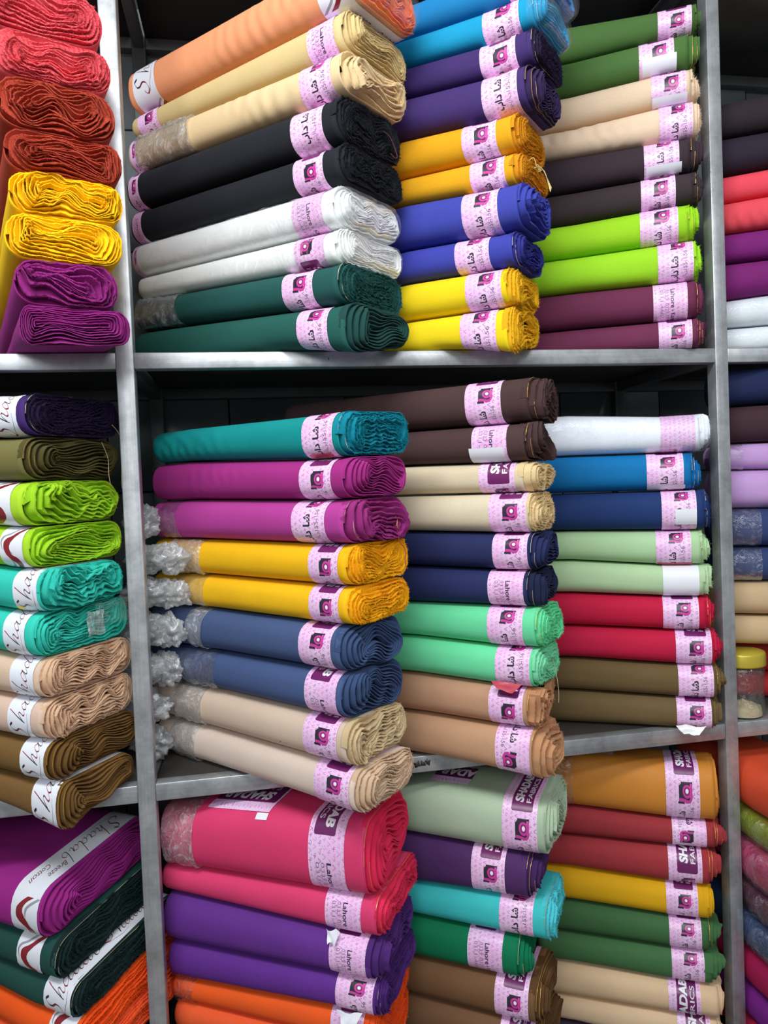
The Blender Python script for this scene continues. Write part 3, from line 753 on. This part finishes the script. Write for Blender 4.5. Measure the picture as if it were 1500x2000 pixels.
# ================= middle shelf, centre bay
stack('M1', 'left stack, middle centre shelf', 675, 1200, .842, 51, .165, 640,
      [808, 896, 976, 1060, 1139, 1213, 1300, 1387, 1474, 1556], 400, [834, 900, 975, 1051, 1118, 1182, 1260, 1332, 1406, 1480],
      [('a', 'teal', (0, 134, 134), 662, 'F', dict(b=[P(590, 650, .060)], g=2, ec=(0, 128, 146), w=.185, wr=(-.45, .12, .004), st=[('red_scrap', 598, 640, -.042, -.030, M_RED, .0035)])),
       ('b', 'magenta', (156, 40, 122), 672, 'L', dict(b=[P(588, 649, .102)], wr=(-.42, .12, .003), f='with loosely folded end')),
       ('c', 'magenta', (172, 58, 142), 674, 'D', dict(tail=[(305,.5,(.030,.05,.05),3)], b=[P(574, 638, .060)], g=2, pl=[(318, 350)], ec=(150, 44, 118), f='with gold-edged end')),
       ('d', 'golden yellow', (238, 180, 12), 676, 'F', dict(tail=[(322,.4,(.036,.07,.05),5),(352,.6,(.022,.05,.04),6)], b=[P(603, 660, .104)], pl=[(330, 392)], milk=1, pa=.005, ec=(242, 176, 10), det=1.3)),
       ('e', 'golden yellow', (238, 182, 16), 678, 'F', dict(tail=[(318,.5,(.040,.07,.05),7),(355,.3,(.022,.05,.04),8)], b=[P(603, 660, .104)], pl=[(340, 398)], ec=(242, 176, 10), det=1.3)),
       ('f', 'slate blue', (66, 84, 124), 668, 'L', dict(tail=[(318,.5,(.040,.07,.055),9),(352,.6,(.022,.05,.045),10)], b=[P(588, 650, .088)], pl=[(372, 402)], milk=1, pa=.005, ec=(56, 76, 114))),
       ('g', 'slate blue', (66, 84, 126), 670, 'L', dict(tail=[(318,.4,(.040,.07,.055),11),(345,.6,(.022,.05,.04),12)], b=[P(599, 660, .285, -1)], pl=[(360, 425)], ec=(56, 76, 114))),
       ('h', 'light beige', (208, 184, 164), 678, 'M', dict(tail=[(322,.5,(.036,.07,.055),13)], b=[P(596, 660, .093)], pl=[(345, 400)], milk=1, pa=.006, ec=(204, 180, 140))),
       ('i', 'light beige', (214, 194, 180), 692, 'M', dict(tail=[(326,.5,(.030,.055,.055),14)], b=[P(615, 682, .094)], pl=[(342, 388)], milk=1, ec=(206, 176, 146)))],
      ZS2, xend=300, roll=2)
stack('M2', 'middle stack, middle centre shelf', 1040, 1200, .89, 60, .145, 975,
      [744, 830, 904, 963, 1040, 1111, 1180, 1257, 1332, 1408, 1495], 820, [762, 841, 909, 967, 1037, 1104, 1174, 1239, 1310, 1384, 1457],
      [('a', 'chocolate brown', (70, 48, 48), 1033, 'D', dict(xend=560, b=[P(910, 980, .09)], g=1, w=.16)),
       ('b', 'chocolate brown', (72, 50, 50), 1025, 'D', dict(b=[P(922, 990, .315, -1)], g=1, st=[('white_sticker', 916, 984, -.045, -.006, M_WHITE, .0018)])),
       ('c', 'cream', (212, 196, 166), 1020, 'D', dict(b=[P(933, 1003, .138)], ec=(222, 196, 146))),
       ('d', 'cream', (214, 200, 172), 1032, 'F', dict(b=[P(955, 1028, .100)], ec=(222, 196, 146))),
       ('e', 'navy blue', (32, 40, 84), 1035, 'L', dict(b=[P(962, 1030, .09)], g=2)),
       ('f', 'navy blue', (34, 42, 88), 1030, 'L', dict(b=[P(953, 1022, .305, -1)], g=2, ec=(26, 32, 62))),
       ('g', 'mint green', (104, 214, 156), 1045, 'F', dict(b=[P(952, 1021, .082)], g=1)),
       ('h', 'mint green', (106, 216, 158), 1040, 'F', dict(b=[P(968, 1035, .052)], ec=(126, 214, 168))),
       ('i', 'toffee tan', (186, 142, 112), 1030, 'D', dict(b=[P(956, 1022, .108)], ec=(186, 134, 96), g=1)),
       ('j', 'toffee tan', (190, 148, 114), 1040, 'D', dict(b=[P(970, 1036, .092, -1)], ec=(190, 140, 102), g=1))],
      ZS2, xend=745)
stack('M3', 'right stack, middle centre shelf', 1380, 1200, .975, 73, .135, 1300,
      [813, 885, 958, 1035, 1102, 1163, 1227, 1293, 1356, 1428], 1120, [811, 891, 963, 1036, 1093, 1156, 1219, 1281, 1344, 1414],
      [('a', 'white', (238, 242, 250), 1366, 'M', dict(b=[P(1290, 1358, .42)], bag=1, f='sealed in clear plastic')),
       ('b', 'bright blue', (2, 110, 170), 1350, 'F', dict(b=[P(1263, 1335, .082)], g=3, ec=(0, 96, 160), st=[('white_sticker', 1263, 1338, -.045, -.030, M_WHITE, .0018)])),
       ('c', 'navy blue', (26, 52, 104), 1375, 'F', dict(b=[P(1292, 1360, .07)], g=1, st=[('torn_sticker', 1318, 1360, -.030, .002, M_WHITE, .0018)])),
       ('d', 'sage green', (172, 206, 158), 1370, 'F', dict(b=[P(1281, 1350, .08)], g=1, st=[('red_scrap', 1284, 1352, -.048, -.036, M_RED, .0022)])),
       ('e', 'sage green', (176, 204, 160), 1375, 'F', dict(b=[(1295, 1366, 'w', 0, 1)])),
       ('f', 'crimson red', (190, 20, 60), 1380, 'F', dict(b=[P(1295, 1365, .09)], g=1)),
       ('g', 'crimson red', (188, 22, 62), 1395, 'F', dict(b=[P(1320, 1390, .100)])),
       ('h', 'olive brown', (104, 84, 52), 1400, 'M', dict(b=[P(1325, 1394, .07)], g=1)),
       ('i', 'olive brown', (106, 86, 54), 1393, 'M', dict(b=[P(1322, 1390, .095)], L=.5))],
      ZS2, xend=1040, det=.5)
# ================= bottom shelf, centre bay
stack('B1', 'left stack, bottom centre shelf', 720, 1800, .885, 68, .195, 660,
      [1585, 1728, 1803, 1882, 1950, 2014, 2084], 350, [1560, 1677, 1730, 1821, 1892, 1937, 1990],
      [('a', 'rose pink', (216, 58, 108), 715, 'L', dict(b=[P(606, 675, .288, -1)], pl=[(318, 384)], milk=1, pa=.004, g=1, ec=(222, 40, 84), rough=.6,
                                                    st=[('printed_paper', 400, 520, .052, .165, 'PLATE', .0016), ('torn_sticker', 498, 520, .038, .050, M_WHITE, .0016)], f='with bold plate band')),
       ('b', 'rose pink', (216, 60, 110), 733, 'F', dict(b=[P(633, 702, .312, -1)], g=1, ec=(218, 44, 84), st=[])),
       ('c', 'violet purple', (98, 46, 136), 725, 'L', dict(xend=330, b=[P(645, 715, .312, -1)], ec=(76, 36, 110))),
       ('d', 'violet purple', (96, 44, 138), 732, 'M', dict(xend=335, b=[P(655, 727, .08)], ec=(72, 34, 108), g=2)),
       ('e', 'vivid orange', (240, 92, 30), 716, 'F', dict(xend=340, b=[P(642, 705, .1)], pl=[(325, 376)], ec=(238, 84, 24))),
       ('f', 'vivid orange', (236, 94, 48), 716, 'F', dict(xend=346, ec=(238, 84, 24), b=[P(650, 712, .1)]))],
      None, xend=322, roll=4, extend=ZS3)
stack('B2', 'middle stack, bottom centre shelf', 1055, 1800, .93, 66, .155, 980,
      [1543, 1648, 1735, 1808, 1888, 1968, 2046], 815, [1520, 1619, 1712, 1775, 1853, 1926, 2000],
      [('a', 'pale sage green', (172, 192, 164), 1065, 'M', dict(b=[P(982, 1050, .100)], rough=.55, w=.18,
                                                             st=[('printed_paper', 830, 905, .07, .15, 'PLATE', .0016)])),
       ('b', 'deep purple', (78, 42, 96), 1030, 'L', dict(b=[P(922, 987, .098)], g=3, ec=(66, 34, 88))),
       ('c', 'turquoise', (60, 192, 192), 1065, 'F', dict(b=[P(975, 1040, .05)], g=1, ec=(78, 196, 206))),
       ('d', 'emerald green', (0, 116, 76), 1010, 'L', dict(b=[P(915, 982, .315, -1)], g=2, w=.14)),
       ('e', 'coffee brown', (118, 84, 56), 1045, 'L', dict(b=[P(967, 1032, .098)], g=3, ec=(92, 62, 34))),
       ('f', 'coffee brown', (118, 84, 58), 1050, 'L', dict(b=[P(977, 1042, .1)], g=3, ec=(92, 62, 34)))],
      None, xend=760, roll=3, extend=ZS3)
stack('B3', 'right stack, bottom centre shelf', 1392, 1800, .985, 73, .14, 1300,
      [1482, 1590, 1643, 1713, 1778, 1838, 1901, 1962, 2028], 1120, [1460, 1567, 1625, 1685, 1749, 1811, 1869, 1934, 1983],
      [('a', 'mustard orange', (206, 132, 50), 1396, 'S', dict(b=[P(1300, 1366, .098)], rough=.6, pl=[(1085, 1120)], st=[('printed_paper', 1125, 1200, .06, .13, 'PLATE', .0016)])),
       ('b', 'brick red', (154, 50, 56), 1396, 'L', dict(b=[P(1313, 1380, .1, -1)], g=3)),
       ('c', 'brick red', (160, 52, 58), 1385, 'L', dict(b=[P(1305, 1371, .133)], g=3)),
       ('d', 'mustard yellow', (220, 166, 14), 1384, 'S', dict(b=[P(1301, 1363, .095)], L=.5)),
       ('e', 'fern green', (62, 104, 62), 1384, 'L', dict(b=[P(1307, 1370, .085)], g=1)),
       ('f', 'fern green', (66, 110, 66), 1390, 'L', dict(b=[P(1312, 1376, .08)])),
       ('g', 'pale biscuit', (222, 190, 152), 1404, 'S', dict(b=[P(1305, 1368, .2)])),
       ('h', 'pale biscuit', (222, 192, 156), 1404, 'S', dict(b=[P(1323, 1388, .13)])),],
      None, xend=1060, det=.5, extend=ZS3)
# ================= left bay
stack('LT', 'top shelf, left bay', 14, 400, .86, 30, .176, 20,
      [-40, 58, 148, 248, 332, 414, 503, 592, 697], 0, None,
      [('a', 'coral red', (212, 78, 88), -30, 'F', dict()),
       ('b', 'coral red', (214, 80, 88), -14, 'F', dict()),
       ('c', 'rust red', (156, 54, 34), 0, 'M', dict(g=None)),
       ('d', 'rust red', (156, 54, 34), 6, 'M', dict()),
       ('e', 'bright yellow', (246, 196, 8), 14, 'M', dict()),
       ('f', 'bright yellow', (246, 196, 8), 12, 'M', dict()),
       ('g', 'purple magenta', (140, 34, 116), 30, 'D', dict(w=.155, g=2)),
       ('h', 'purple magenta', (138, 34, 116), 18, 'L', dict(w=.168, g=2))],
      ZS1, det=1.2, frontal=True)
stack('LM', 'middle shelf, left bay', 85, 1200, .925, 67, .222, 60,
      [771, 854, 940, 1028, 1108, 1191, 1277, 1355, 1433, 1510, 1590], 0, [771, 855, 939, 1024, 1101, 1181, 1264, 1344, 1422, 1494, 1570],
      [('a', 'dark purple', (62, 36, 104), 52, 'V', dict(b=[Sx(-20, 36, .17)], ec=(34, 22, 56), g=2)),
       ('b', 'olive', (112, 106, 60), 46, 'L', dict(ec=(78, 72, 34), g=3, det=.3)),
       ('c', 'lime green', (170, 212, 44), 48, 'D', dict(b=[Sx(-35, 26, .04)], ec=(158, 206, 36))),
       ('d', 'lime green', (164, 208, 40), 58, 'M', dict(b=[Sx(2, 46, .05)], ec=(158, 206, 36))),
       ('e', 'aqua turquoise', (48, 192, 174), 80, 'D', dict(w=.195, b=[Sx(28, 74, .17)], st=[('yellow_tape', 28, 40, -.036, -.026, M_YEL, .002)])),
       ('f', 'aqua turquoise', (50, 196, 176), 72, 'M', dict(b=[Sx(12, 54, .17)])),
       ('g', 'pinkish beige', (212, 184, 160), 80, 'M', dict(b=[Sx(22, 68, .18)], ec=(214, 178, 146))),
       ('h', 'pinkish beige', (212, 184, 164), 84, 'M', dict(b=[Sx(18, 62, .16)], ec=(214, 178, 146))),
       ('i', 'bronze brown', (116, 86, 44), 90, 'L', dict(b=[Sx(40, 86, .16)], g=3, ec=(104, 74, 34))),
       ('j', 'bronze brown', (118, 86, 46), 108, 'L', dict(w=.182, b=[Sx(56, 103, .16)], g=3, ec=(104, 74, 34)))],
      ZS2, roll=1, det=1.2)
stack('LB', 'bottom shelf, left bay', 95, 1850, .968, 64, .27, 90,
      [1712, 1808, 1884, 1948, 2012, 2076, 2150], 0, [1690, 1781, 1847, 1901, 1961, 2025, 2090],
      [('a', 'magenta purple', (150, 34, 128), 84, 'L', dict(b=[Sx(30, 80, .03, -1)])),
       ('b', 'bottle green', (28, 72, 66), 104, 'V', dict(b=[Sx(34, 78, .05)], g=2, ec=(16, 40, 40))),
       ('c', 'bottle green', (28, 72, 66), 134, 'V', dict(b=[Sx(80, 130, .15)], g=2, ec=(16, 40, 40))),
       ('d', 'blaze orange', (242, 88, 22), 140, 'F', dict(b=[Sx(90, 136, .03)])),
       ('e', 'blaze orange', (236, 88, 40), 150, 'F', dict()),
       ('f', 'plum magenta', (124, 30, 110), 165, 'L', dict(g=1, w=.13))],
      None, roll=10, det=1.2, extend=ZS3L)
# ================= right bay
stack('RT', 'top shelf, right bay', 1500, 400, 1.0, 64, .15, 1500,
      [190, 261, 333, 386, 449, 509, 578, 637, 688], 1415, [207, 276, 349, 401, 461, 519, 590, 644, 692],
      [('a', 'blackish plum', (40, 30, 36), 1640, 'S', {}), ('b', 'blackish plum', (38, 28, 44), 1640, 'S', {}),
       ('c', 'coral pink', (232, 74, 90), 1640, 'S', {}), ('d', 'coral pink', (226, 76, 88), 1640, 'S', dict(wr=(-.2, .1, .003))),
       ('e', 'plum purple', (118, 26, 110), 1640, 'S', {}), ('f', 'plum purple', (118, 28, 106), 1640, 'S', {}),
       ('g', 'white', (226, 232, 236), 1640, 'S', dict(bag=1)), ('h', 'white', (226, 232, 236), 1640, 'S', dict(bag=1))],
      ZS1, xend=1390)
stack('RM', 'middle shelf, right bay', 1450, 1100, 1.03, 74, .14, 1500,
      [718, 790, 864, 917, 991, 1066, 1133, 1199, 1258, 1335, 1412], 1430, [722, 795, 867, 918, 992, 1066, 1133, 1198, 1256, 1332, 1412],
      [('a', 'dark navy', (22, 34, 74), 1600, 'S', {}), ('b', 'dark wine brown', (62, 38, 46), 1600, 'S', {}),
       ('c', 'lilac', (190, 150, 204), 1600, 'S', dict(pl=[(1400, 1452)])), ('d', 'lilac', (192, 152, 206), 1600, 'S', {}),
       ('e', 'denim blue', (46, 62, 108), 1600, 'S', dict(pl=[(1400, 1486)])), ('f', 'denim blue', (46, 62, 108), 1600, 'S', dict(pl=[(1400, 1488)])),
       ('g', 'honey beige', (198, 170, 132), 1600, 'S', {}), ('h', 'honey beige', (200, 172, 134), 1600, 'S', {}),
       ('i', 'tomato red', (190, 48, 50), 1600, 'S', dict(lat=.13, w=.12)), ('j', 'tomato red', (190, 48, 50), 1600, 'S', dict(lat=.13, w=.12))],
      ZS2, xend=1402)
stack('RB', 'bottom shelf, right bay', 1468, 1850, 1.0, 12, .17, 1500,
      [1500, 1590, 1652, 1735, 1795, 1862, 1935, 2000, 2060], 1450, [1468, 1556, 1613, 1684, 1742, 1815, 1885, 1948, 2004],
      [('a', 'coral orange', (226, 84, 52), 1640, 'S', dict(rough=.5)), ('b', 'yellow green', (156, 172, 24), 1640, 'S', dict(pl=[(1440, 1600)])),
       ('c', 'candy pink', (206, 62, 116), 1640, 'S', dict(pl=[(1440, 1600)])), ('d', 'plum', (96, 38, 66), 1640, 'S', dict(pl=[(1440, 1600)])),
       ('e', 'steel blue', (52, 76, 124), 1640, 'S', dict(pl=[(1440, 1600)])), ('f', 'raspberry', (176, 26, 82), 1640, 'S', {}),
       ('g', 'bright violet', (128, 38, 142), 1640, 'S', {}), ('h', 'raspberry', (190, 34, 80), 1640, 'S', {})],
      None, L=.5, extend=ZS3)

# ------------------------------------------------------------------ loose threads, wrappers, small things
def end_pts(B, pts):
    top, bot = zt(B, 0.0); return [place(B, q, bot+(top-bot)*f, a) for q, f, a in pts]
def thread(key, pts, mat, r=.0006): tube('loose_thread', end_pts(BOLTS[key], pts), r, mat, BOLTS[key].root)
M_THR = plain('pale_thread', (196, 176, 140), .7); M_THR2 = plain('crimson_thread', (150, 30, 70), .7); M_THR3 = plain('brown_thread', (120, 60, 60), .7)
thread('LMa', [(.150, .35, .014), (.156, .2, .020), (.160, .0, .024), (.158, -.5, .026), (.156, -1.0, .026), (.158, -1.3, .024)], M_THR)
thread('LMb', [(.128, .9, .020), (.136, .5, .026), (.134, .1, .028), (.137, -.15, .028)], M_THR)
thread('M1c', [(.075, .3, .018), (.080, .1, .022), (.076, -.05, .026), (.090, -.3, .028), (.088, -.6, .028), (.094, -.75, .028)], M_THR2)
thread('M1c', [(.074, .55, .018), (.078, .45, .022), (.074, .3, .024), (.079, .22, .024)], M_GOLD)
thread('T1d', [(.080, .6, .014), (.096, .5, .018), (.110, .15, .022), (.104, .05, .022), (.092, .12, .02)], M_THR3)
thread('T1c', [(.085, .7, .02), (.100, .4, .028), (.108, .3, .03), (.098, .2, .03), (.092, .3, .028)], M_GOLD)
thread('M2h', [(.03, .6, .018), (.035, .3, .022), (.036, -.2, .026), (.034, -.5, .026)], M_THR)
for k in range(5):
    j = k*.0016; thread('T2f', [(.058+j, .95-.05*k, .014), (.070+j, .80, .022), (.082+j*.5, .55-.03*k, .026), (.092-j, .30-.04*k, .030)], M_STRAW, .0009)
thread('T2f', [(.02, .85, .012), (.028, .95, .02), (.034, .7, .022), (.026, .62, .02)], M_STRAW, .0008)
thread('M1h', [(-.01, .42, -.155), (-.035, .36, -.160), (-.036, .3, -.158), (-.035, .22, -.168)], M_THR3, .0004)

def film(B, name, q0, q1, f0, f1, a, seed, mat, sag=.006):
    """a crinkled sheet of film hanging over the end of a bolt"""
    n, m = 14, 22; w1 = Wob(seed, 8, .9); u = np.linspace(0, 1, n)[:, None]; v = np.linspace(0, 1, m)[None, :]
    top, bot = zt(B, 0.0)
    q = q0+(q1-q0)*v+.002*w1(u*9, v*7); z = bot+(top-bot)*(f0+(f1-f0)*u)+.002*w1(v*8, u*6)
    p = place(B, q, z, a+sag*w1(u*7+2, v*11)*.6+.002)
    return mesh(name, p.reshape(-1, 3), grid_faces(n, m), mat, B.root)
film(BOLTS['LMf'], 'clear_film', .07, .165, .45, 1.0, .030, 5, M_PLAST)
film(BOLTS['LMf'], 'clear_packet', .045, .085, .30, .85, .034, 6, M_MILK, .004)
for k in ('T1a', 'T2a', 'T2b'):
    sleeve(BOLTS[k], -.012, .004, .001, M_WRAP, .0014, 'clear_wrapper', cap=True)
def flap(B, name, q0, w_, h_, a0, mat, seed):
    n, m = 5, 7; w1 = Wob(seed); u = np.linspace(0, 1, n)[:, None]; v = np.linspace(0, 1, m)[None, :]
    top, bot = zt(B, a0)
    p = place(B, -B.R-.003-.010*u-.003*w1(u*4, v*4), bot+.012-h_*u+0*v+.003*w1(v*5, u*2), a0+w_*(v-.5)*(1-.5*u))
    return mesh(name, p.reshape(-1, 3), grid_faces(n, m), mat, B.root)
flap(BOLTS['B1b'], 'torn_paper', 0, .030, .020, -.085, M_WHITE, 3)
flap(BOLTS['B1d'], 'torn_paper', 0, .050, .018, -.05, M_WHITE, 8)
flap(BOLTS['M3i'], 'torn_paper', 0, .060, .016, -.045, M_PINK, 4)
flap(BOLTS['M2h'], 'red_paper_flap', 0, .060, .014, -.05, M_RED, 5)

# the jar of the right bay
def lathe(name, prof, mat, parent, n=40, ribs=0):
    a = np.arange(n)/n*2*math.pi; V = []
    for k, (r, z) in enumerate(prof):
        rr = r*(1+(ribs*(np.arange(n) % 2) if isinstance(ribs, float) and 0 < k < len(prof)-2 else 0))
        V.append(np.stack([rr*np.cos(a), rr*np.sin(a), z+0*a], -1))
    return mesh(name, np.concatenate(V), grid_faces(len(prof), n, True), mat, parent)
d = ray(1479, 1408); t = (ZS2-CZ)/d[2]; jp = EYE+d*t
jar = bpy.data.objects.new('storage_jar', None); COL.objects.link(jar); jar.location = (jp[0], jp[1]+.050, ZS2+.0005)
tag(jar, 'clear plastic jar with gold screw lid standing in the right bay', 'jar')
M_JAR = plastic_mat('jar_plastic', .06, .06)
M_LID = plain('gold_lid', (196, 176, 60), .35, .25)
M_FILL = plain('pale_filling', (214, 200, 160), .8, 0, .4, 150)
H = .150
lathe('jar_body', [(.001, .001), (.038, .001), (.046, .005), (.0470, .03), (.0455, .06), (.0480, .09), (.0480, H*.70), (.044, H*.76), (.041, H*.78), (.041, H*.9)], M_JAR, jar)
lathe('screw_lid', [(.042, H*.77), (.0496, H*.77), (.050, H*.79), (.0496, H*.94), (.048, H*.97), (.044, H*.975), (.042, H*.985), (.001, H*.987)], M_LID, jar, 72, .022)
v = [(.041*math.cos(a)*r, .041*math.sin(a)*r, .004+(.028*(1-r*.6)+.006*math.sin(a*5+r*9)) if r < 1 else .004) for r in (1, .98, .7, .4, .02) for a in np.arange(24)/24*2*math.pi]
v = [(x, y, z if i >= 24 else .003) for i, (x, y, z) in enumerate(v)]
mesh('white_filling', v, grid_faces(5, 24, True), M_FILL, jar)
